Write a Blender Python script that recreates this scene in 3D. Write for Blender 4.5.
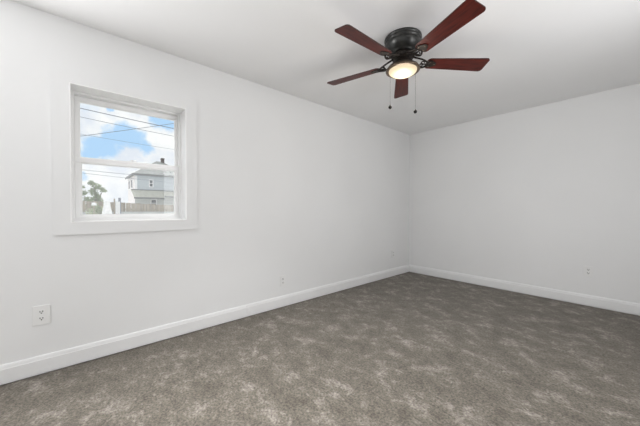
import bpy, bmesh, math, random
from mathutils import Vector, Matrix, noise
random.seed(7)
S = bpy.context.scene
for o in list(bpy.data.objects):
    bpy.data.objects.remove(o, do_unlink=True)
COL = S.collection
PI = math.pi
R = math.radians

# ------------------------------------------------------------------ camera
F_PX = 273.5
CAM = Vector((2.6166, 0.0, 1.1154))
yaw, pit, rol = R(48.747), R(0.791), R(0.0914)
fw = Vector((-math.sin(yaw)*math.cos(pit), math.cos(yaw)*math.cos(pit), -math.sin(pit)))
rt = Vector((math.cos(yaw), math.sin(yaw), 0)); up = rt.cross(fw)
r2 = rt*math.cos(rol)+up*math.sin(rol); u2 = -rt*math.sin(rol)+up*math.cos(rol)
cd = bpy.data.cameras.new('camera'); cam = bpy.data.objects.new('camera', cd); COL.objects.link(cam)
cam.matrix_world = Matrix(((r2.x, u2.x, -fw.x, CAM.x), (r2.y, u2.y, -fw.y, CAM.y), (r2.z, u2.z, -fw.z, CAM.z), (0, 0, 0, 1)))
cd.sensor_width = 36.0; cd.lens = F_PX*36.0/640.0; cd.clip_start = 0.02; cd.clip_end = 500
S.camera = cam

# ------------------------------------------------------------------ view
S.view_settings.view_transform = 'Standard'; S.view_settings.look = 'None'
S.view_settings.gamma = 1.0; S.view_settings.exposure = 0.09; S.view_settings.use_curve_mapping = False

# ------------------------------------------------------------------ sky with clouds
W = bpy.data.worlds.new('sky'); S.world = W; W.use_nodes = True
nt = W.node_tree; nt.nodes.clear()
def N(nt, t, **k):
    n = nt.nodes.new(t)
    for a, b in k.items(): setattr(n, a, b)
    return n
wo = N(nt, 'ShaderNodeOutputWorld'); bg = N(nt, 'ShaderNodeBackground'); tc = N(nt, 'ShaderNodeTexCoord')
nz = N(nt, 'ShaderNodeTexNoise'); nz.inputs['Scale'].default_value = 13; nz.inputs['Detail'].default_value = 6
nz.inputs['Roughness'].default_value = 0.55
nt.links.new(tc.outputs['Generated'], nz.inputs['Vector'])
sub = N(nt, 'ShaderNodeVectorMath', operation='SUBTRACT'); sub.inputs[1].default_value = (0.5, 0.5, 0.5)
nt.links.new(nz.outputs['Color'], sub.inputs[0])
scl = N(nt, 'ShaderNodeVectorMath', operation='SCALE'); scl.inputs['Scale'].default_value = 0.11
nt.links.new(sub.outputs[0], scl.inputs[0])
add = N(nt, 'ShaderNodeVectorMath', operation='ADD')
nt.links.new(tc.outputs['Generated'], add.inputs[0]); nt.links.new(scl.outputs[0], add.inputs[1])
# patches of open blue sky (direction, radius); everything else is cloud, with noise-driven gaps
holes = [((-0.987, 0.028, 0.168), 0.036), ((-0.982, 0.055, 0.172), 0.034), ((-0.973, 0.108, 0.205), 0.042), ((-0.978, 0.075, 0.195), 0.035), ((-0.972, 0.135, 0.188), 0.03),
         ((-0.945, 0.179, 0.274), 0.036), ((-0.951, 0.160, 0.285), 0.025), ((-0.940, 0.205, 0.262), 0.03), ((-0.957, 0.056, 0.287), 0.014), ((-0.993, 0.018, 0.095), 0.018)]
prev = None
for c, r in holes:
    v = Vector(c).normalized()
    d = N(nt, 'ShaderNodeVectorMath', operation='DISTANCE'); d.inputs[1].default_value = v
    nt.links.new(add.outputs[0], d.inputs[0])
    m = N(nt, 'ShaderNodeMapRange', interpolation_type='SMOOTHSTEP')
    m.inputs['From Min'].default_value = r*1.25; m.inputs['From Max'].default_value = r*0.55
    nt.links.new(d.outputs['Value'], m.inputs['Value'])
    if prev is None: prev = m.outputs[0]
    else:
        x = N(nt, 'ShaderNodeMath', operation='MAXIMUM')
        nt.links.new(prev, x.inputs[0]); nt.links.new(m.outputs[0], x.inputs[1]); prev = x.outputs[0]
nz2 = N(nt, 'ShaderNodeTexNoise'); nz2.inputs['Scale'].default_value = 3.0; nz2.inputs['Detail'].default_value = 5
nt.links.new(tc.outputs['Generated'], nz2.inputs['Vector'])
gap = N(nt, 'ShaderNodeMapRange'); gap.inputs['From Min'].default_value = 0.60; gap.inputs['From Max'].default_value = 0.75
nt.links.new(nz2.outputs['Fac'], gap.inputs['Value'])
mx = N(nt, 'ShaderNodeMath', operation='MAXIMUM'); nt.links.new(prev, mx.inputs[0]); nt.links.new(gap.outputs[0], mx.inputs[1])
cl = N(nt, 'ShaderNodeTexNoise'); cl.inputs['Scale'].default_value = 16; cl.inputs['Detail'].default_value = 4
nt.links.new(tc.outputs['Generated'], cl.inputs['Vector'])
cr = N(nt, 'ShaderNodeValToRGB')
cr.color_ramp.elements[0].position = 0.35; cr.color_ramp.elements[0].color = (0.80, 0.84, 0.92, 1)
cr.color_ramp.elements[1].position = 0.6; cr.color_ramp.elements[1].color = (1.0, 1.0, 1.0, 1)
nt.links.new(cl.outputs['Fac'], cr.inputs['Fac'])
mix = N(nt, 'ShaderNodeMix', data_type='RGBA')
nt.links.new(mx.outputs[0], mix.inputs['Factor']); nt.links.new(cr.outputs['Color'], mix.inputs['A'])
mix.inputs['B'].default_value = (0.47, 0.70, 0.97, 1)
nt.links.new(mix.outputs['Result'], bg.inputs['Color']); bg.inputs['Strength'].default_value = 1.0
nt.links.new(bg.outputs[0], wo.inputs['Surface'])

# ------------------------------------------------------------------ sun (outdoors), fan bulb, and added fill lamps from outside the view
def area(name, loc, rot, sx, sy, power, color=(1, 1, 1)):
    l = bpy.data.lights.new(name, 'AREA'); l.shape = 'RECTANGLE'; l.size = sx; l.size_y = sy; l.energy = power; l.color = color
    o = bpy.data.objects.new(name, l); COL.objects.link(o); o.location = loc; o.rotation_euler = rot; return o
def bulb(name, loc, power, rad, color=(1, 1, 1)):
    l = bpy.data.lights.new(name, 'POINT'); l.energy = power; l.shadow_soft_size = rad; l.color = color
    o = bpy.data.objects.new(name, l); COL.objects.link(o); o.location = loc; return o
E = dict(sun=4.0, side2=25.0, fan=5.0, down=150.0, fillL=69.0)
bg.inputs['Strength'].default_value = WS = 1.0
sl = bpy.data.lights.new('sun', 'SUN'); sl.energy = E['sun']; sl.angle = R(38); sun = bpy.data.objects.new('sun', sl); COL.objects.link(sun)
sun.rotation_euler = Vector((0.70, 0.12, -0.80)).to_track_quat('-Z', 'Y').to_euler()
DAY = (0.99, 0.99, 1.0)
area('added_side_fill', (3.46, 1.95, 1.4), (R(90), 0, R(90)), 1.3, 1.2, E['side2'], DAY)  # unseen area lamp added to brighten the room from the right
dl = bpy.data.lights.new('added_floor_spot', 'SPOT'); dl.energy = E['down']; dl.spot_size = R(80); dl.spot_blend = 1.0; dl.shadow_soft_size = 0.08; dl.color = DAY  # unseen spot added to lift the near carpet without the walls
dlo = bpy.data.objects.new('added_floor_spot', dl); COL.objects.link(dlo); dlo.location = (1.45, 0.30, 2.42)
dlo.rotation_euler = Vector((-0.05, 0.27, -1)).to_track_quat('-Z', 'Y').to_euler()
area('added_left_fill', (-0.01, -1.15, 1.5), (R(90), 0, R(-90)), 0.95, 1.05, E['fillL'], DAY)  # unseen area lamp added to light floor, ceiling and far wall
bulb('fan_lamp_bulb', (1.430, 1.893, 2.125), E['fan'], 0.05, (1.0, 0.92, 0.82))

# ------------------------------------------------------------------ materials
def mat(name, col, rough=0.5, metal=0.0, spec=0.5):
    m = bpy.data.materials.new(name); m.use_nodes = True
    b = m.node_tree.nodes['Principled BSDF']
    b.inputs['Base Color'].default_value = (*col, 1); b.inputs['Roughness'].default_value = rough
    b.inputs['Metallic'].default_value = metal; b.inputs['Specular IOR Level'].default_value = spec
    return m
def noisy(name, c0, c1, scale, rough=0.6, lo=0.35, hi=0.65, bump=0.0, bscale=None, stretch=None, metal=0.0, coords='Object', detail=5, dist=0.0, spec=0.5, bdist=0.01):
    m = mat(name, c0, rough, metal, spec); nt = m.node_tree; b = nt.nodes['Principled BSDF']
    t = N(nt, 'ShaderNodeTexCoord'); mp = N(nt, 'ShaderNodeMapping'); nt.links.new(t.outputs[coords], mp.inputs['Vector'])
    if stretch: mp.inputs['Scale'].default_value = stretch
    n = N(nt, 'ShaderNodeTexNoise'); n.inputs['Scale'].default_value = scale; n.inputs['Detail'].default_value = detail; n.inputs['Distortion'].default_value = dist
    nt.links.new(mp.outputs[0], n.inputs['Vector'])
    r = N(nt, 'ShaderNodeValToRGB'); r.color_ramp.elements[0].position = lo; r.color_ramp.elements[1].position = hi
    r.color_ramp.elements[0].color = (*c0, 1); r.color_ramp.elements[1].color = (*c1, 1)
    nt.links.new(n.outputs['Fac'], r.inputs['Fac']); nt.links.new(r.outputs['Color'], b.inputs['Base Color'])
    if bump:
        n2 = N(nt, 'ShaderNodeTexNoise'); n2.inputs['Scale'].default_value = bscale or scale*4; n2.inputs['Detail'].default_value = 3
        nt.links.new(mp.outputs[0], n2.inputs['Vector'])
        bp = N(nt, 'ShaderNodeBump'); bp.inputs['Strength'].default_value = bump; bp.inputs['Distance'].default_value = bdist
        nt.links.new(n2.outputs['Fac'], bp.inputs['Height']); nt.links.new(bp.outputs[0], b.inputs['Normal'])
    return m
M_wall = noisy('wall_paint', (0.81, 0.812, 0.81), (0.83, 0.832, 0.83), 1.3, 0.75, bump=0.06, bscale=160, bdist=0.002, spec=0.3)
M_ceil = noisy('ceiling_paint', (0.92, 0.92, 0.92), (0.935, 0.935, 0.935), 1.5, 0.85, bump=0.06, bscale=140, bdist=0.002, spec=0.2)
M_trim = noisy('trim_paint', (0.82, 0.82, 0.817), (0.84, 0.84, 0.837), 3, 0.4, spec=0.4)
M_jamb = mat('jamb_paint', (0.95, 0.95, 0.945), 0.28, 0, 0.7)
M_vinyl = mat('white_vinyl', (0.94, 0.94, 0.935), 0.35)
M_plate = mat('outlet_plastic', (0.82, 0.82, 0.81), 0.35)
M_slot = mat('slot_dark', (0.02, 0.02, 0.018), 0.9, 0, 0.0)
M_gap = mat('shadow_gap', (0.03, 0.028, 0.025), 0.9)

def carpet_mat():
    m = mat('carpet', (0.2, 0.18, 0.16), 1.0, 0, 0.05); nt = m.node_tree; b = nt.nodes['Principled BSDF']
    t = N(nt, 'ShaderNodeTexCoord')
    # pile brushed this way and that: soft broad patches
    mp = N(nt, 'ShaderNodeMapping'); mp.inputs['Scale'].default_value = (1.0, 1.25, 1); mp.inputs['Rotation'].default_value = (0, 0, 0.9)
    nt.links.new(t.outputs['Object'], mp.inputs['Vector'])
    n1 = N(nt, 'ShaderNodeTexNoise'); n1.inputs['Scale'].default_value = 4.8; n1.inputs['Detail'].default_value = 7; n1.inputs['Roughness'].default_value = 0.66; n1.inputs['Distortion'].default_value = 0.25
    nt.links.new(mp.outputs[0], n1.inputs['Vector'])
    r1 = N(nt, 'ShaderNodeValToRGB'); e = r1.color_ramp.elements
    e[0].position = 0.38; e[0].color = (0.105, 0.091, 0.071, 1); e[1].position = 0.66; e[1].color = (0.330, 0.300, 0.262, 1)
    k = r1.color_ramp.elements.new(0.52); k.color = (0.158, 0.139, 0.113, 1)
    n1b = N(nt, 'ShaderNodeTexNoise'); n1b.inputs['Scale'].default_value = 17; n1b.inputs['Detail'].default_value = 5; n1b.inputs['Roughness'].default_value = 0.7
    nt.links.new(mp.outputs[0], n1b.inputs['Vector'])
    mxn = N(nt, 'ShaderNodeMix', data_type='FLOAT'); mxn.inputs['Factor'].default_value = 0.38
    nt.links.new(n1.outputs['Fac'], mxn.inputs['A']); nt.links.new(n1b.outputs['Fac'], mxn.inputs['B'])
    nt.links.new(mxn.outputs['Result'], r1.inputs['Fac'])
    # tufts
    n2 = N(nt, 'ShaderNodeTexNoise'); n2.inputs['Scale'].default_value = 75; n2.inputs['Detail'].default_value = 3; n2.inputs['Roughness'].default_value = 0.7
    nt.links.new(t.outputs['Object'], n2.inputs['Vector'])
    r2_ = N(nt, 'ShaderNodeMapRange'); r2_.inputs['From Min'].default_value = 0.3; r2_.inputs['From Max'].default_value = 0.7
    r2_.inputs['To Min'].default_value = 0.42; r2_.inputs['To Max'].default_value = 1.58
    nt.links.new(n2.outputs['Fac'], r2_.inputs['Value'])
    mu = N(nt, 'ShaderNodeVectorMath', operation='SCALE'); nt.links.new(r1.outputs['Color'], mu.inputs[0]); nt.links.new(r2_.outputs[0], mu.inputs['Scale'])
    nt.links.new(mu.outputs[0], b.inputs['Base Color'])
    n3 = N(nt, 'ShaderNodeTexNoise'); n3.inputs['Scale'].default_value = 110; n3.inputs['Detail'].default_value = 2
    nt.links.new(t.outputs['Object'], n3.inputs['Vector'])
    bp = N(nt, 'ShaderNodeBump'); bp.inputs['Strength'].default_value = 0.7; bp.inputs['Distance'].default_value = 0.006
    nt.links.new(n3.outputs['Fac'], bp.inputs['Height']); nt.links.new(bp.outputs[0], b.inputs['Normal'])
    b.inputs['Sheen Weight'].default_value = 0.15; b.inputs['Sheen Roughness'].default_value = 0.6
    return m
M_carpet = carpet_mat()

def glass_mat():
    m = bpy.data.materials.new('window_glass'); m.use_nodes = True; nt = m.node_tree; nt.nodes.clear()
    o = N(nt, 'ShaderNodeOutputMaterial'); tr = N(nt, 'ShaderNodeBsdfTransparent'); gl = N(nt, 'ShaderNodeBsdfGlossy'); gl.inputs['Roughness'].default_value = 0.02
    tr.inputs['Color'].default_value = (0.97, 0.98, 0.975, 1)
    mx = N(nt, 'ShaderNodeMixShader'); fr = N(nt, 'ShaderNodeFresnel'); fr.inputs['IOR'].default_value = 1.3
    nt.links.new(fr.outputs[0], mx.inputs[0]); nt.links.new(tr.outputs[0], mx.inputs[1]); nt.links.new(gl.outputs[0], mx.inputs[2]); nt.links.new(mx.outputs[0], o.inputs['Surface'])
    return m
M_glass = glass_mat()
def screen_mat():
    m = bpy.data.materials.new('insect_mesh'); m.use_nodes = True; nt = m.node_tree; nt.nodes.clear()
    o = N(nt, 'ShaderNodeOutputMaterial'); tr = N(nt, 'ShaderNodeBsdfTransparent'); df = N(nt, 'ShaderNodeBsdfTranslucent'); df.inputs['Color'].default_value = (0.6, 0.6, 0.62, 1)
    mx = N(nt, 'ShaderNodeMixShader'); mx.inputs[0].default_value = 0.10
    nt.links.new(tr.outputs[0], mx.inputs[1]); nt.links.new(df.outputs[0], mx.inputs[2]); nt.links.new(mx.outputs[0], o.inputs['Surface'])
    return m
M_screen = screen_mat()

def wood_mat():
    m = mat('cherry_wood', (0.1, 0.02, 0.012), 0.45, 0, 0.3); nt = m.node_tree; b = nt.nodes['Principled BSDF']
    t = N(nt, 'ShaderNodeTexCoord'); mp = N(nt, 'ShaderNodeMapping'); mp.inputs['Scale'].default_value = (2.2, 26, 8)
    nt.links.new(t.outputs['Object'], mp.inputs['Vector'])
    n = N(nt, 'ShaderNodeTexNoise'); n.inputs['Scale'].default_value = 3; n.inputs['Detail'].default_value = 6; n.inputs['Distortion'].default_value = 0.8
    nt.links.new(mp.outputs[0], n.inputs['Vector'])
    r = N(nt, 'ShaderNodeValToRGB'); r.color_ramp.elements[0].position = 0.3; r.color_ramp.elements[1].position = 0.75
    r.color_ramp.elements[0].color = (0.042, 0.008, 0.006, 1); r.color_ramp.elements[1].color = (0.130, 0.018, 0.011, 1)
    nt.links.new(n.outputs['Fac'], r.inputs['Fac']); nt.links.new(r.outputs['Color'], b.inputs['Base Color'])
    return m
M_wood = wood_mat()
M_edge = mat('blade_edge_dark', (0.035, 0.012, 0.009), 0.45)
M_black = noisy('black_bronze', (0.030, 0.031, 0.030), (0.055, 0.055, 0.052), 30, 0.33, metal=0.55)
M_iron = noisy('dark_iron', (0.016, 0.013, 0.011), (0.042, 0.032, 0.025), 60, 0.5, metal=0.5)
M_bronze = noisy('oiled_bronze', (0.085, 0.062, 0.043), (0.15, 0.11, 0.08), 40, 0.38, metal=0.7)
M_chain = mat('chain_metal', (0.07, 0.063, 0.055), 0.6, 0.3)
M_knob = mat('pull_knob', (0.012, 0.010, 0.009), 0.6, 0, 0.2)
def emis(name, col, st):
    m = mat(name, (0.20, 0.17, 0.12), 0.5); b = m.node_tree.nodes['Principled BSDF']
    b.inputs['Emission Color'].default_value = (*col, 1); b.inputs['Emission Strength'].default_value = st
    return m
M_lamp = emis('lit_frosted_glass', (1.0, 0.82, 0.55), 0.72)

# ------------------------------------------------------------------ mesh helpers
def box(bm, x0, x1, y0, y1, z0, z1, bev=0.0, seg=2, mi=0):
    t = bmesh.new(); bmesh.ops.create_cube(t, size=1.0)
    bmesh.ops.scale(t, vec=(x1-x0, y1-y0, z1-z0), verts=t.verts)
    bmesh.ops.translate(t, vec=((x0+x1)/2, (y0+y1)/2, (z0+z1)/2), verts=t.verts)
    if bev: bmesh.ops.bevel(t, geom=list(t.edges), offset=bev, segments=seg, affect='EDGES', profile=0.5)
    merge(bm, t, mi)
def merge(bm, t, mi=0, M=None):
    if M is not None: bmesh.ops.transform(t, matrix=M, verts=t.verts)
    vm = {v: bm.verts.new(v.co) for v in t.verts}
    for f in t.faces:
        try: g = bm.faces.new([vm[v] for v in f.verts]); g.material_index = mi if mi else f.material_index; g.smooth = f.smooth
        except ValueError: pass
    t.free()
def prism(bm, pts, axis, a, b, mi=0):
    """extrude a 2-D outline along axis 0/1/2 from a to b"""
    def P(u, v, w):
        return {0: (w, u, v), 1: (u, w, v), 2: (u, v, w)}[axis]
    A = [bm.verts.new(P(u, v, a)) for u, v in pts]; B = [bm.verts.new(P(u, v, b)) for u, v in pts]
    n = len(pts); fs = [bm.faces.new(A), bm.faces.new(B[::-1])]
    for i in range(n): fs.append(bm.faces.new([A[i], B[i], B[(i+1) % n], A[(i+1) % n]]))
    for f in fs: f.material_index = mi
    return fs
def lathe(bm, prof, c=(0, 0, 0), n=48, smooth=True, closed=False):
    rings = []
    for r, z in prof:
        if r < 1e-5: rings.append([bm.verts.new((c[0], c[1], c[2]+z))])
        else: rings.append([bm.verts.new((c[0]+r*math.cos(2*PI*i/n), c[1]+r*math.sin(2*PI*i/n), c[2]+z)) for i in range(n)])
    pairs = list(zip(rings, rings[1:]))
    if closed: pairs.append((rings[-1], rings[0]))
    for A, B in pairs:
        for i in range(n):
            j = (i+1) % n
            if len(A) == 1 and len(B) == 1: break
            if len(A) == 1: f = bm.faces.new([A[0], B[i], B[j]])
            elif len(B) == 1: f = bm.faces.new([A[i], A[j], B[0]])
            else: f = bm.faces.new([A[i], A[j], B[j], B[i]])
            f.smooth = smooth
def tube(bm, pts, r, n=8, cap=True):
    pts = [Vector(p) for p in pts]; rings = []; 
    rr = r if isinstance(r, (list, tuple)) else [r]*len(pts)
    prev = None
    for i, p in enumerate(pts):
        d = (pts[min(i+1, len(pts)-1)]-pts[max(i-1, 0)]).normalized()
        a = Vector((0, 0, 1)) if abs(d.z) < 0.9 else Vector((1, 0, 0))
        if prev is not None: a = prev
        s = d.cross(a).normalized(); t = s.cross(d).normalized(); prev = t
        rings.append([bm.verts.new(p+rr[i]*(math.cos(2*PI*k/n)*s+math.sin(2*PI*k/n)*t)) for k in range(n)])
    for A, B in zip(rings, rings[1:]):
        for k in range(n):
            f = bm.faces.new([A[k], A[(k+1) % n], B[(k+1) % n], B[k]]); f.smooth = True
    if cap:
        bm.faces.new(rings[0]); bm.faces.new(rings[-1][::-1])
def obj(name, bm, mats, parent=None, loc=None, fix=True):
    if fix: bmesh.ops.recalc_face_normals(bm, faces=bm.faces)
    me = bpy.data.meshes.new(name); bm.to_mesh(me); bm.free()
    for m in (mats if isinstance(mats, (list, tuple)) else [mats]): me.materials.append(m)
    o = bpy.data.objects.new(name, me); COL.objects.link(o)
    if parent: o.parent = parent
    if loc: o.location = loc
    return o
def struct(name, bm, m, label=None, cat=None):
    o = obj(name, bm, m); o['kind'] = 'structure'
    if label: o['label'] = label
    if cat: o['category'] = cat
    return o
def thing(name, label, cat, loc=(0, 0, 0), group=None, rz=0, kind=None):
    o = bpy.data.objects.new(name, None); COL.objects.link(o); o.empty_display_size = 0.1
    o.location = loc; o.rotation_euler = (0, 0, rz); o['label'] = label; o['category'] = cat
    if group: o['group'] = group
    if kind: o['kind'] = kind
    return o
def tag(o, label, cat, group=None, kind=None):
    o['label'] = label; o['category'] = cat
    if group: o['group'] = group
    if kind: o['kind'] = kind
    return o

# ------------------------------------------------------------------ room shell
def wall_with_hole(bm, axis, a, b, u0, u1, hu0, hu1, hz0, hz1):
    def bb(ua, ub, za, zb):
        if axis == 0: box(bm, a, b, ua, ub, za, zb)
        else: box(bm, ua, ub, a, b, za, zb)
    bb(u0, hu0, 0, H); bb(hu1, u1, 0, H); bb(hu0, hu1, 0, hz0); bb(hu0, hu1, hz1, H)
H = 2.44; YB = 4.416; YR = -2.6; XR = 3.4; T = 0.24
WY0, WY1, WZ0, WZ1 = -0.0505, 0.7106, 1.0186, 2.0004
bm = bmesh.new()
nx, ny = 40, 64
box(bm, -T, XR+0.15, YR-0.15, YB+0.15, -0.2, 0.0)
struct('floor', bm, M_carpet, 'grey brown cut pile carpet with brushed patches covering the floor', 'carpet')
bm = bmesh.new(); box(bm, -T, XR+0.15, YR-0.15, YB+0.15, H, H+0.15)
struct('ceiling', bm, M_ceil, 'smooth white ceiling above the empty room', 'ceiling')
bm = bmesh.new()
wall_with_hole(bm, 0, -T, 0, YR-0.15, WY0, -1.65, -0.65, 0.97, 2.03); box(bm, -T, 0, WY1, YB+0.15, 0, H)
box(bm, -T, 0, WY0, WY1, 0, WZ0); box(bm, -T, 0, WY0, WY1, WZ1, H)
struct('wall_left', bm, M_wall, 'white painted wall with the window', 'wall')
bm = bmesh.new(); box(bm, 0, XR, YB, YB+0.15, 0, H)
struct('wall_back', bm, M_wall, 'blank white painted far wall on the right side', 'wall')
bm = bmesh.new(); wall_with_hole(bm, 0, XR, XR+0.15, YR-0.15, 0.0, -1.75, -0.45, 0.85, 2.05)
wall_with_hole(bm, 0, XR, XR+0.15, 0.0, YB+0.15, 1.30, 2.60, 0.80, 2.00)
struct('wall_right', bm, M_wall)
bm = bmesh.new(); wall_with_hole(bm, 1, YR-0.15, YR, 0, XR, 0.6, 2.8, 0.7, 2.0)
struct('wall_rear', bm, M_wall)

# baseboards: profile (out, up) with a stepped, rounded top; the left wall's run has a joint
BB = [(0, 0.012), (0.015, 0.012), (0.015, 0.101), (0.0125, 0.1035), (0.0115, 0.112), (0.0095, 0.121), (0.0065, 0.1265), (0, 0.128)]
def baseboard(name, axis, wall, sgn, a, b, dz=0.0, th=1.0, lab=None):
    bm = bmesh.new()
    pts = [(wall+sgn*o*th, z+dz) for o, z in BB]
    prism(bm, pts, axis, a, b)
    struct(name, bm, M_trim, lab, 'baseboard')
baseboard('baseboard_left', 1, 0, 1, YR, 1.2835, 0.0, 1.12, 'white moulded baseboard below the window, nearer length')
baseboard('baseboard_left', 1, 0, 1, 1.2855, YB, 0.001, 1.0, 'white moulded baseboard running into the room corner beyond the joint')
baseboard('baseboard_back', 0, YB, -1, 0.0155, XR, 0, 1.0, 'white moulded baseboard along the blank far wall')

# ------------------------------------------------------------------ window in the left wall
# painted flat casing round the opening, in the wall's own colour
bm = bmesh.new(); cw = 0.086; y0, y1, z0, z1 = WY0-cw, WY1+cw, WZ0-cw, WZ1+cw
for (a, b, c, d) in ((y0, y1, z0, WZ0), (y0, y1, WZ1, z1), (y0, WY0, WZ0, WZ1), (WY1, y1, WZ0, WZ1)):
    box(bm, 0.0, 0.015, a, b, c, d)
bmesh.ops.remove_doubles(bm, verts=bm.verts, dist=1e-5)
struct('trim_1', bm, M_wall, 'flat wall-coloured casing boards around the window', 'trim')
win = thing('window_1', 'white double-hung window looking out on a grey house and cloudy sky', 'window', (-0.17, (WY0+WY1)/2, WZ0), kind='structure')
wx, wyc, wz = win.location
def wobj(name, bm, m, parent=win):
    # geometry is written in room coordinates; shift to the window's origin
    bmesh.ops.translate(bm, vec=(-wx, -wyc, -wz), verts=bm.verts)
    return obj(name, bm, m, parent)
bm = bmesh.new(); e = 0.006
for (a, b, c, d) in ((WY0, WY1, WZ1-e, WZ1), (WY0, WY1, WZ0, WZ0+e), (WY0, WY0+e, WZ0+e, WZ1-e), (WY1-e, WY1, WZ0+e, WZ1-e)):
    box(bm, -0.135, 0.016, a, b, c, d)
wobj('jamb_lining', bm, M_jamb)
bm = bmesh.new(); fy0, fy1, fz0, fz1 = WY0, WY1, WZ0, WZ1; fwid = 0.022
for (a, b, c, d) in ((fy0, fy1, fz1-fwid, fz1), (fy0, fy1, fz0, fz0+fwid), (fy0, fy0+fwid, fz0+fwid, fz1-fwid), (fy1-fwid, fy1, fz0+fwid, fz1-fwid)):
    box(bm, -0.235, -0.135, a, b, c, d, 0.002)
wobj('frame', bm, M_vinyl)
def sash(name, x0, x1, a, b, c, d, gy0, gy1, gz0, gz1):
    bm = bmesh.new()
    box(bm, x0, x1, a, b, c, gz0, 0.003); box(bm, x0, x1, a, b, gz1, d, 0.003)
    box(bm, x0, x1, a, gy0, gz0, gz1, 0.003); box(bm, x0, x1, gy1, b, gz0, gz1, 0.003)
    # glazing bead
    k = 0.006; xm = (x0+x1)/2
    for (p, q, r_, s) in ((gy0, gy1, gz0, gz0+k), (gy0, gy1, gz1-k, gz1), (gy0, gy0+k, gz0+k, gz1-k), (gy1-k, gy1, gz0+k, gz1-k)):
        box(bm, x0+0.006, x1-0.006, p, q, r_, s)
    o = wobj(name, bm, M_vinyl)
    g = bmesh.new(); box(g, xm-0.002, xm+0.002, gy0, gy1, gz0, gz1)
    bmesh.ops.translate(g, vec=(-wx, -wyc, -wz), verts=g.verts)
    obj('glass_pane', g, M_glass, o)
    return o
sash('upper_sash', -0.228, -0.192, fy0+fwid, fy1-fwid, 1.474, fz1-fwid, 0.000, 0.674, 1.512, 1.945)
lo = sash('lower_sash', -0.186, -0.150, fy0+fwid, fy1-fwid, fz0+fwid, 1.508, 0.008, 0.660, 1.067, 1.468)
bm = bmesh.new(); box(bm, -0.178, -0.158, 0.30, 0.36, 1.508, 1.516, 0.002); tube(bm, [(-0.168, 0.33, 1.516), (-0.168, 0.33, 1.524)], 0.009, 12); box(bm, -0.174, -0.162, 0.325, 0.365, 1.519, 1.526, 0.002)
wobj('sash_lock', bm, M_vinyl, lo)
bm = bmesh.new(); box(bm, -0.2335, -0.2325, 0.0, 0.672, 1.05, 1.50)
wobj('insect_screen', bm, M_screen)

# ------------------------------------------------------------------ wall outlets
def outlet(label, loc, rz, w, h, duplex=True):
    """front faces local +x"""
    t = thing('wall_outlet', label, 'wall outlet', loc, 'white outlets along the walls', rz)
    bm = bmesh.new(); box(bm, 0.0, 0.0085, -w/2, w/2, -h/2, h/2, 0.002)
    obj('cover_plate', bm, M_plate, t)
    for s in (1, -1):
        c = s*0.0195*h/0.115*1.0
        bm = bmesh.new()
        pts = []
        for k in range(28):
            a = 2*PI*k/28; y = 0.0172*math.cos(a); z = max(-0.0135, min(0.0135, 0.0172*math.sin(a))); pts.append((y, z+c))
        prism(bm, pts, 0, 0.0080, 0.0105)
        r = obj('receptacle', bm, M_plate, t)
        bm = bmesh.new()
        box(bm, 0.0100, 0.0109, -0.0085, -0.0048, c-0.0015, c+0.0085); box(bm, 0.0100, 0.0109, 0.0048, 0.0085, c-0.0015, c+0.0085)
        tube(bm, [(0.0100, 0, c-0.0075), (0.0109, 0, c-0.0075)], 0.0038, 10)
        obj('slots', bm, M_slot, r)
    bm = bmesh.new(); tube(bm, [(0.0080, 0, 0), (0.0098, 0, 0)], 0.003, 12); obj('screw', bm, M_plate, t)
    return t
outlet('white duplex wall outlet low on the left, below the window', (0, -0.201, 0.400), 0, 0.086, 0.130)
outlet('white wall outlet past the baseboard joint, midway along the window wall', (0, 1.728, 0.300), 0, 0.072, 0.118)
outlet('small white wall outlet beside the room corner, farthest from the window', (0, 3.912, 0.375), 0, 0.072, 0.118)
outlet('white wall outlet on the blank far wall at right', (2.293, YB, 0.402), -PI/2, 0.078, 0.118)

# ------------------------------------------------------------------ ceiling fan
FC = (1.430, 1.893)
fan = thing('ceiling_fan', 'black flush-mount ceiling fan with five reddish wood blades and a lit round lamp', 'ceiling fan', (*FC, H))
def z_(z): return z-H
bm = bmesh.new()
lathe(bm, [(0, 0), (0.134, 0), (0.139, -0.003), (0.140, -0.014), (0.136, -0.019), (0.134, -0.021), (0.137, -0.025), (0.138, -0.032), (0.134, -0.038),
           (0.131, -0.040), (0.133, -0.046), (0.130, -0.062), (0.122, -0.080), (0.109, -0.097), (0.094, -0.108), (0.088, -0.111), (0.086, -0.118), (0.076, -0.122), (0, -0.122)], n=64)
obj('motor_housing', bm, M_black, fan)
bm = bmesh.new()
lathe(bm, [(0, -0.122), (0.070, -0.122), (0.074, -0.128), (0.074, -0.150), (0.068, -0.156), (0.058, -0.158), (0.055, -0.162), (0, -0.162)], n=48)
obj('rotor', bm, M_iron, fan)
bm = bmesh.new()
lathe(bm, [(0, -0.162), (0.050, -0.162), (0.052, -0.168), (0.060, -0.174), (0.060, -0.196), (0.068, -0.202), (0.080, -0.206), (0, -0.206)], n=48)
sw = obj('switch_housing', bm, M_iron, fan)
# lamp: bronze pan and frosted shallow bowl
bm = bmesh.new()
lathe(bm, [(0, -0.206), (0.070, -0.207), (0.098, -0.214), (0.116, -0.225), (0.124, -0.236), (0.128, -0.242), (0.128, -0.249), (0.122, -0.253), (0.110, -0.252), (0.105, -0.247), (0, -0.243)], n=64)
obj('lamp_rim', bm, M_bronze, fan)
bm = bmesh.new()
prof = [(0.1055, -0.246)]
for k in range(1, 13):
    a = k/12*PI/2; prof.append((0.1055*math.cos(a), -0.249-0.038*math.sin(a)))
prof[-1] = (0, -0.287)
lathe(bm, prof, n=64)
obj('lamp_glass', bm, M_lamp, fan)
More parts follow.
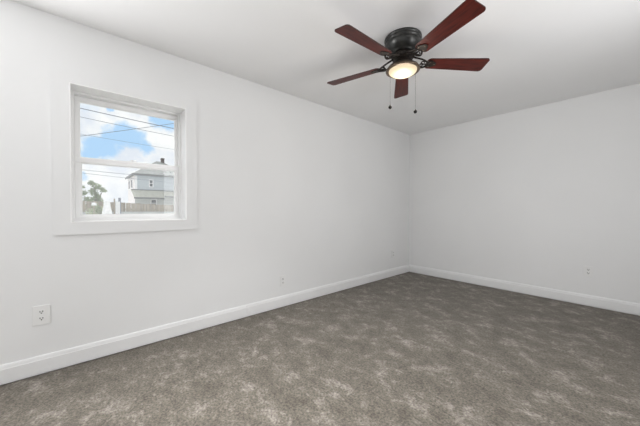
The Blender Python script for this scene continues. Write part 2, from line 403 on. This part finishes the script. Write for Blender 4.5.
# blades
PHI0 = 27.9146+PI
SC = 1.0
def outline():
    x0, x1 = 0.185, 0.661; w0, w1 = 0.052, 0.069; pts = []
    def arc(cx, cy, r, a0, a1, n=7):
        for i in range(n+1):
            a = R(a0+(a1-a0)*i/n); pts.append((cx+r*math.cos(a), cy+r*math.sin(a)))
    arc(x0+0.03, -w0+0.03, 0.03, 180, 270)
    arc(x1-0.024, -w1+0.024, 0.024, 270, 360)
    arc(x1-0.024, w1-0.024, 0.024, 0, 90)
    arc(x0+0.03, w0-0.03, 0.03, 90, 180)
    return pts
PITCH = R(-12)
ZB = z_(2.2535)
for k in range(5):
    a = PHI0+k*2*PI/5
    rotm = Matrix.Rotation(a, 4, 'Z')
    bm = bmesh.new()
    fs = prism(bm, outline(), 2, -0.003, 0.003)
    for f in fs[2:]: f.material_index = 1
    # inset so the edge shows as a dark line round the blade
    ins = bmesh.ops.inset_individual(bm, faces=fs[:2], thickness=0.0035, depth=0.0)
    for f in ins['faces']: f.material_index = 1
    b = obj('blade', bm, [M_wood, M_edge], fan)
    b.rotation_mode = 'QUATERNION'
    b.matrix_local = Matrix.Translation((0, 0, ZB)) @ rotm @ Matrix.Rotation(PITCH, 4, 'X')
    # ornate iron: mounting plate under the blade root and two curled arms to the rotor
    bm = bmesh.new(); t = bmesh.new()
    ppts = []
    for i in range(32):
        u = 2*PI*i/32; rr = 1+0.16*math.cos(3*u)
        ppts.append((0.222+0.034*rr*math.cos(u), 0.036*rr*math.sin(u)))
    prism(t, ppts, 2, -0.0085, -0.0035)
    merge(bm, t, 0, Matrix.Rotation(PITCH, 4, 'X'))
    for s in (-1, 1):
        cs = []
        for i in range(15):
            u = i/14
            x = 0.062+0.140*u; y = s*(0.013+0.034*math.sin(PI*u)**1.2); z = 0.050*(1-u)**1.5-0.012*math.sin(PI*u)-0.005
            yz = y*math.sin(PITCH)*u
            cs.append((x, y, z+yz))
        tube(bm, cs, [0.0085-0.002*math.sin(PI*i/14) for i in range(15)], 8)
        # curl
        cc = []
        for i in range(13):
            u = i/12*1.6*PI; r0 = 0.015*(1-0.45*i/12)
            cc.append((0.150+r0*math.cos(u), s*(0.018+r0*math.sin(u)*0.9), -0.004+0.012*math.sin(u)*s*math.sin(PITCH)))
        tube(bm, cc, 0.0042, 6)
    box(bm, 0.050, 0.085, -0.022, 0.022, 0.036, 0.050, 0.004)
    box(bm, 0.135, 0.205, -0.006, 0.006, -0.010, -0.002, 0.002)
    ir = obj('blade_iron', bm, M_iron, fan)
    ir.rotation_mode = 'QUATERNION'
    ir.matrix_local = Matrix.Translation((0, 0, ZB)) @ rotm
    for (sx, sy) in ((0.208, 0.022), (0.208, -0.022), (0.245, 0.0)):
        bm = bmesh.new(); lathe(bm, [(0, -0.0112), (0.003, -0.011), (0.005, -0.0095), (0.005, -0.0082), (0, -0.0082)], (sx, sy, 0), 12)
        bmesh.ops.transform(bm, matrix=Matrix.Rotation(PITCH, 4, 'X'), verts=bm.verts)
        obj('screw', bm, M_bronze, ir)
# pull chains
for (x, y, zb) in ((1.296, 1.923, 1.957), (1.471, 2.012, 1.896)):
    dx, dy = x-FC[0], y-FC[1]; L = math.hypot(dx, dy); ux, uy = dx/L, dy/L
    bm = bmesh.new(); zt = -0.186
    pts = [(ux*0.058, uy*0.058, zt), (ux*(L-0.02), uy*(L-0.02), zt-0.006), (dx-ux*0.004, dy-uy*0.004, zt-0.014), (dx, dy, zt-0.03), (dx, dy, z_(zb)+0.012)]
    tube(bm, pts, 0.0008, 6)
    zz = zt-0.03
    while zz > z_(zb)+0.012:
        bmesh.ops.create_icosphere(bm, subdivisions=1, radius=0.0013, matrix=Matrix.Translation((dx, dy, zz))); zz -= 0.0055
    ch = obj('pull_chain', bm, M_chain, fan)
    bm = bmesh.new()
    lathe(bm, [(0, 0.016), (0.004, 0.015), (0.005, 0.010), (0.0115, 0.005), (0.0135, -0.002), (0.012, -0.010), (0.007, -0.015), (0, -0.016)], (dx, dy, z_(zb)), 20)
    obj('pull_knob', bm, M_knob, ch)

# ------------------------------------------------------------------ outdoors
GZ = -0.7
M_ground = noisy('pale_bounce_ground', (0.55, 0.54, 0.51), (0.66, 0.65, 0.62), 1.2, 0.95)  # colour raised so the unseen ground bounces light up to jamb and ceiling
M_siding = mat('blue_grey_siding', (0.42, 0.50, 0.55), 0.7)
def stripes(m, c0, c1, sc):
    nt = m.node_tree; b = nt.nodes['Principled BSDF']; t = N(nt, 'ShaderNodeTexCoord'); s = N(nt, 'ShaderNodeSeparateXYZ')
    nt.links.new(t.outputs['Object'], s.inputs[0]); mu = N(nt, 'ShaderNodeMath', operation='MULTIPLY'); mu.inputs[1].default_value = sc
    fr = N(nt, 'ShaderNodeMath', operation='FRACT'); nt.links.new(s.outputs['Z'], mu.inputs[0]); nt.links.new(mu.outputs[0], fr.inputs[0])
    r = N(nt, 'ShaderNodeValToRGB'); r.color_ramp.elements[0].position = 0.12; r.color_ramp.elements[1].position = 0.2
    r.color_ramp.elements[0].color = (*c0, 1); r.color_ramp.elements[1].color = (*c1, 1)
    nt.links.new(fr.outputs[0], r.inputs[0]); nt.links.new(r.outputs[0], b.inputs['Base Color'])
stripes(M_siding, (0.34, 0.38, 0.41), (0.43, 0.48, 0.51), 4.5)
M_lowwall = mat('pale_siding', (0.5, 0.5, 0.5), 0.7); stripes(M_lowwall, (0.38, 0.40, 0.38), (0.48, 0.50, 0.48), 4.5)
M_gable = mat('cream_side_wall', (0.78, 0.73, 0.72), 0.8)
M_roof = noisy('weathered_shingles', (0.24, 0.25, 0.24), (0.32, 0.33, 0.31), 2.5, 0.9, bump=0.3, bscale=8)
M_porch = noisy('pale_shingles', (0.42, 0.42, 0.35), (0.48, 0.48, 0.41), 2.5, 0.9)
M_fascia = mat('dark_fascia', (0.10, 0.105, 0.10), 0.6)
M_hwhite = mat('house_white_trim', (0.82, 0.82, 0.82), 0.6)
M_hpane = mat('house_dark_pane', (0.07, 0.08, 0.09), 0.6, 0, 0.1)
M_brick = noisy('chimney_brick', (0.12, 0.11, 0.11), (0.2, 0.17, 0.16), 6, 0.9)
M_boards = noisy('weathered_boards', (0.26, 0.22, 0.17), (0.42, 0.37, 0.29), 3.0, 0.9, stretch=(1, 6, 0.6))
M_block = noisy('grey_block', (0.42, 0.43, 0.42), (0.52, 0.53, 0.52), 3.0, 0.9)
M_bark = noisy('bark', (0.13, 0.10, 0.075), (0.24, 0.2, 0.16), 8, 0.9)
M_leaf = noisy('leaf_green', (0.16, 0.22, 0.10), (0.33, 0.40, 0.22), 3.0, 0.8)
M_leaf2 = noisy('pale_leaf_green', (0.30, 0.36, 0.22), (0.50, 0.54, 0.38), 3.0, 0.8)
M_cable = mat('cable_weathered', (0.22, 0.24, 0.28), 0.7, 0, 0.2)

bm = bmesh.new(); box(bm, -140, -T-0.05, -90, 120, GZ-0.3, GZ)
struct('ground', bm, M_ground, 'unseen yard ground, made pale to bounce light in at the window', 'ground')

# grey two-storey house
hs = thing('house', 'grey-blue two-storey house with hip roof seen through the lower window sash', 'house', (-51, 11, GZ))
def hobj(name, bm, m, parent=hs):
    bmesh.ops.translate(bm, vec=(51, -11, -GZ), verts=bm.verts); return obj(name, bm, m, parent)
hx, hy0, hy1, hb = -47.0, 6.30, 14.2, -55.0
EV = 6.25
bm = bmesh.new(); box(bm, hb, hx, hy0, hy1, 3.9, EV); o = hobj('upper_wall', bm, M_siding)
bm = bmesh.new(); box(bm, hb, hx-0.05, hy0, hy1, GZ, 3.9); hobj('lower_wall', bm, M_lowwall)
bm = bmesh.new(); box(bm, hb+0.1, hx-0.15, hy0-0.04, hy0-0.001, GZ, EV); hobj('side_wall', bm, M_gable)
bm = bmesh.new()
for (y_) in (hy0-0.03,): box(bm, hx-0.12, hx+0.04, y_, y_+0.28, 2.9, EV-0.1)
hobj('corner_board', bm, M_hwhite)
bm = bmesh.new()
ov = 0.35; A = [(hx+ov, hy0-ov), (hx+ov, hy1+ov), (hb-ov, hy1+ov), (hb-ov, hy0-ov)]
base = [bm.verts.new((x, y, EV+0.22)) for x, y in A]; lowr = [bm.verts.new((x, y, EV+0.1)) for x, y in A]
r0 = bm.verts.new((-51, 9.85, 9.25)); r1 = bm.verts.new((-51, 10.7, 9.25))
bm.faces.new([base[0], base[1], r1, r0]); bm.faces.new([base[1], base[2], r1]); bm.faces.new([base[2], base[3], r0, r1]); bm.faces.new([base[3], base[0], r0])
for i in range(4): bm.faces.new([lowr[i], lowr[(i+1) % 4], base[(i+1) % 4], base[i]])
bm.faces.new(lowr[::-1])
rf = hobj('roof', bm, M_roof)
bm = bmesh.new()
for (x0, x1, a, b) in ((hx+ov, hx+ov+0.06, hy0-ov, hy1+ov), (hb-ov, hx+ov, hy0-ov-0.06, hy0-ov)):
    box(bm, x0, x1, a, b, EV-0.02, EV+0.24)
o = hobj('gutter', bm, M_fascia, rf)
bm = bmesh.new(); box(bm, -51.3, -50.7, 10.55, 11.0, 8.0, 9.85); box(bm, -51.36, -50.64, 10.50, 11.05, 9.7, 9.8); hobj('chimney', bm, M_brick)
# porch roofs
def shed(y0a, y1a, y0b, y1b, zt, zb, out):
    bm = bmesh.new()
    q = [(hx, y0a, zt), (hx, y1a, zt), (hx+out, y1b, zb), (hx+out, y0b, zb)]
    t = [bm.verts.new(v) for v in q]; b = [bm.verts.new((x, y, z-0.12)) for x, y, z in q]
    bm.faces.new(t); bm.faces.new(b[::-1])
    for i in range(4): bm.faces.new([t[i], b[i], b[(i+1) % 4], t[(i+1) % 4]])
    return bm
k = 45.2/49.6
p1 = hobj('porch_roof', shed(5.75, 9.75, 6.0, 9.95, 4.02, 2.85, 1.6), M_porch)
p2 = hobj('porch_roof', shed(9.78, 14.0, 9.98, 13.9, 3.95, 3.15, 1.5), M_porch)
bm = bmesh.new(); box(bm, hx+1.55, hx+1.66, 5.95, 9.97, 2.62, 2.86); hobj('gutter', bm, M_fascia, p1)
bm = bmesh.new(); box(bm, hx+1.45, hx+1.56, 9.98, 13.9, 2.92, 3.14); hobj('gutter', bm, M_fascia, p2)
bm = bmesh.new(); box(bm, hx, hx+0.07, 5.8, 14.0, 3.98, 4.10); hobj('flashing', bm, M_fascia)
def hwin(y0, y1, z0, z1):
    bm = bmesh.new(); b = 0.10
    for (a, c, d, e) in ((y0-b, y1+b, z0-b, z0), (y0-b, y1+b, z1, z1+b), (y0-b, y0, z0, z1), (y1, y1+b, z0, z1), (y0, y1, (z0+z1)/2-0.04, (z0+z1)/2+0.04)):
        box(bm, hx-0.02, hx+0.06, a, c, d, e)
    w = hobj('window', bm, M_hwhite)
    bm = bmesh.new(); box(bm, hx-0.02, hx+0.02, y0, y1, z0, z1); hobj('pane', bm, M_hpane, w)
hwin(8.18, 8.58, 4.62, 5.62); hwin(8.40, 9.02, 1.5, 2.55)
# bay panels on the side wall
for (a, b) in ((-53.6, -52.2), (-50.6, -49.2)):
    bm = bmesh.new(); box(bm, a, b, hy0-0.10, hy0-0.03, 4.3, 5.9); w = hobj('window', bm, M_hwhite)
    bm = bmesh.new(); box(bm, a+0.2, b-0.2, hy0-0.12, hy0-0.09, 4.5, 5.7); hobj('pane', bm, M_hpane, w)

# fence on a low block wall
fx = -9.0
fence = thing('wooden_fence', 'weathered brown board fence standing on a grey block wall', 'fence', (fx, 1.5, GZ))
def fobj(name, bm, m, parent=fence):
    bmesh.ops.translate(bm, vec=(-fx, -1.5, -GZ), verts=bm.verts); return obj(name, bm, m, parent)
bm = bmesh.new(); box(bm, fx-0.1, fx+0.1, -6, 9, GZ, 1.02); fobj('block_wall', bm, M_block)
bm = bmesh.new(); y = -6.0
while y < 9.0:
    top = 1.372-0.042*max(-0.5, min(3.0, y))+random.uniform(-0.01, 0.01)
    box(bm, fx-0.02, fx+0.02, y, y+0.135, 1.02, top); y += 0.15
fobj('boards', bm, M_boards)
bm = bmesh.new(); box(bm, fx-0.06, fx-0.02, -6, 9, 1.08, 1.13); fobj('rail', bm, M_boards)
for (y, w, zt, m) in ((1.012, 0.035, 1.49, M_cable), (0.87, 0.02, 1.46, M_boards), (0.955, 0.06, 1.36, M_hwhite), (3.4, 0.05, 1.35, M_boards), (5.8, 0.05, 1.35, M_boards), (-1.4, 0.05, 1.5, M_boards), (-3.8, 0.05, 1.5, M_boards)):
    bm = bmesh.new(); box(bm, fx+0.10, fx+0.10+w*2, y-w, y+w, GZ, zt); o = fobj('post', bm, m)
    if m is M_hwhite: o['label'] = 'white post'
    if m is M_cable: o['label'] = 'dark tall post'

# white tapered hood on a post, just outside
vx, vy = -4.0, 0.387
hd = thing('vent_hood', 'white tapered vent hood on a post close outside the lower window pane', 'vent', (vx, vy, GZ))
bm = bmesh.new(); lathe(bm, [(0, 1.97), (0.040, 1.97), (0.048, 1.955), (0.055, 1.86), (0.078, 1.74), (0.088, 1.66), (0.088, 1.60), (0, 1.60)], n=24); obj('hood', bm, M_hwhite, hd)
bm = bmesh.new(); tube(bm, [(0, 0, 0), (0, 0, 1.60)], 0.035, 16); obj('post', bm, M_hwhite, hd)
bm = bmesh.new(); box(bm, 0.083, 0.095, -0.018, 0.018, 1.665, 1.705, 0.003); obj('vent_opening', bm, M_hpane, hd)
# small white garden lamp
gl = thing('garden_lamp', 'small white domed garden lamp in front of the green shrub', 'garden lamp', (-7.0, 0.284, GZ))
bm = bmesh.new(); lathe(bm, [(0, 1.985), (0.028, 1.978), (0.05, 1.955), (0.058, 1.92), (0.052, 1.905), (0, 1.905)], n=20); obj('dome', bm, M_hwhite, gl)
bm = bmesh.new(); tube(bm, [(0, 0, 0), (0, 0, 1.905)], 0.012, 10); obj('pole', bm, M_boards, gl)

# trees
def leaves(bm, blobs, n, size):
    tot = sum(b[3]**2 for b in blobs)
    for (cx, cy, cz, r) in blobs:
        for _ in range(int(n*r*r/tot)):
            d = Vector((random.gauss(0, 1), random.gauss(0, 1), random.gauss(0, 1))).normalized()*r*random.uniform(0.25, 1.0)
            p = Vector((cx, cy, cz))+d
            s = size*random.uniform(0.6, 1.3)
            a = Vector((random.gauss(0, 1), random.gauss(0, 1), random.gauss(0, 1))).normalized(); b = a.orthogonal().normalized()
            c = a.cross(b)
            v = [bm.verts.new(p+b*s), bm.verts.new(p+c*s*0.5+a*s*0.12), bm.verts.new(p-b*s), bm.verts.new(p-c*s*0.5+a*s*0.12)]
            bm.faces.new(v)
tx, ty = -12.0, 0.52
tr = thing('tree', 'small leafy tree with an uneven crown rising over the fence', 'tree', (tx, ty, GZ))
blobs = [(0, -0.15, 2.86, 0.14), (0.05, 0.02, 2.72, 0.17), (0, 0.18, 2.62, 0.12), (-0.05, 0.27, 2.57, 0.08), (0, -0.12, 2.52, 0.17), (0, 0.0, 2.32, 0.18), (0.05, 0.08, 2.12, 0.17), (-0.1, -0.13, 2.2, 0.15), (0.0, 0.1, 1.95, 0.16), (0, -0.1, 1.9, 0.14)]
bm = bmesh.new(); leaves(bm, blobs, 1700, 0.036); obj('foliage', bm, M_leaf, tr, fix=False)
bm = bmesh.new(); tube(bm, [(0, 0, 0), (0.02, 0.02, 1.2), (0, 0, 1.9), (0, -0.05, 2.5), (0, -0.1, 2.8)], [0.06, 0.05, 0.04, 0.022, 0.01], 8)
tube(bm, [(0, 0, 2.1), (0, 0.12, 2.4), (0, 0.22, 2.6)], [0.025, 0.016, 0.008], 6); obj('trunk', bm, M_bark, tr)
for (x, y, bl, nn, lab, mt) in ((-10.5, 0.14, [(0, 0, 1.9, 0.16), (0, 0.05, 2.15, 0.14), (0, -0.03, 2.4, 0.12), (0, 0.0, 1.65, 0.18), (0, -0.04, 2.6, 0.07)], 900, 'tall pale green shrub at the left edge of the window view', M_leaf),
                           (-8.0, 0.42, [(0, -0.15, 1.7, 0.16), (0, 0.05, 1.75, 0.16), (0, 0.2, 1.7, 0.13), (0, -0.05, 1.85, 0.13)], 900, 'low pale green bush in front of the fence below the tree', M_leaf2)):
    sh = thing('shrub', lab, 'shrub', (x, y, GZ))
    bm = bmesh.new(); leaves(bm, bl, nn, 0.03); obj('foliage', bm, mt, sh, fix=False)
    bm = bmesh.new()
    for q in range(4): tube(bm, [(0, 0, 0), (random.uniform(-.05, .05), random.uniform(-.05, .05), 0.8), (bl[q][0], bl[q][1], bl[q][2])], [0.02, 0.014, 0.006], 6)
    obj('stem', bm, M_bark, sh)

# overhead cables at x = -12 (y0,z0) -> (y1,z1), extended past the window's view, hung between two poles
cables = [((-0.017, 5.138), (3.49, 4.981), 0.016, 'dark overhead cable, highest and thickest, crossing the upper pane'),
          ((-0.019, 4.791), (3.479, 4.613), 0.010, 'thin overhead cable running just below the highest one'),
          ((-0.026, 4.00), (3.483, 5.25), 0.012, 'overhead cable rising to the right and crossing the others'),
          ((-0.025, 4.106), (3.476, 3.976), 0.006, 'faint thin overhead cable across the blue sky patch in the upper pane'),
          ((0.057, 2.686), (1.703, 2.628), 0.010, 'overhead cable, upper of the two close together in the lower pane'),
          ((0.056, 2.558), (1.521, 2.469), 0.009, 'overhead cable, lower of the two close together in the lower pane')]
for (a, b, r, lab) in cables:
    s = (b[1]-a[1])/(b[0]-a[0]); pts = []
    yl, yr = -9.0, 16.0
    if s > 0.2: yl, yr = -2.0, 8.0
    X = -12.0-(0.5 if s > 0.2 else 0.0); kx = (CAM.x-X)/(CAM.x+12.0)
    for i in range(21):
        y = yl+(yr-yl)*i/20; z = a[1]+s*(y-a[0])
        mid = (a[0]+b[0])/2; z += 0.004*((y-mid)**2)
        pts.append((X, y*kx, CAM.z+(z-CAM.z)*kx))
    bm = bmesh.new(); tube(bm, pts, r, 6)
    tag(obj('overhead_cable', bm, M_cable), lab, 'cable', 'overhead cables outside')
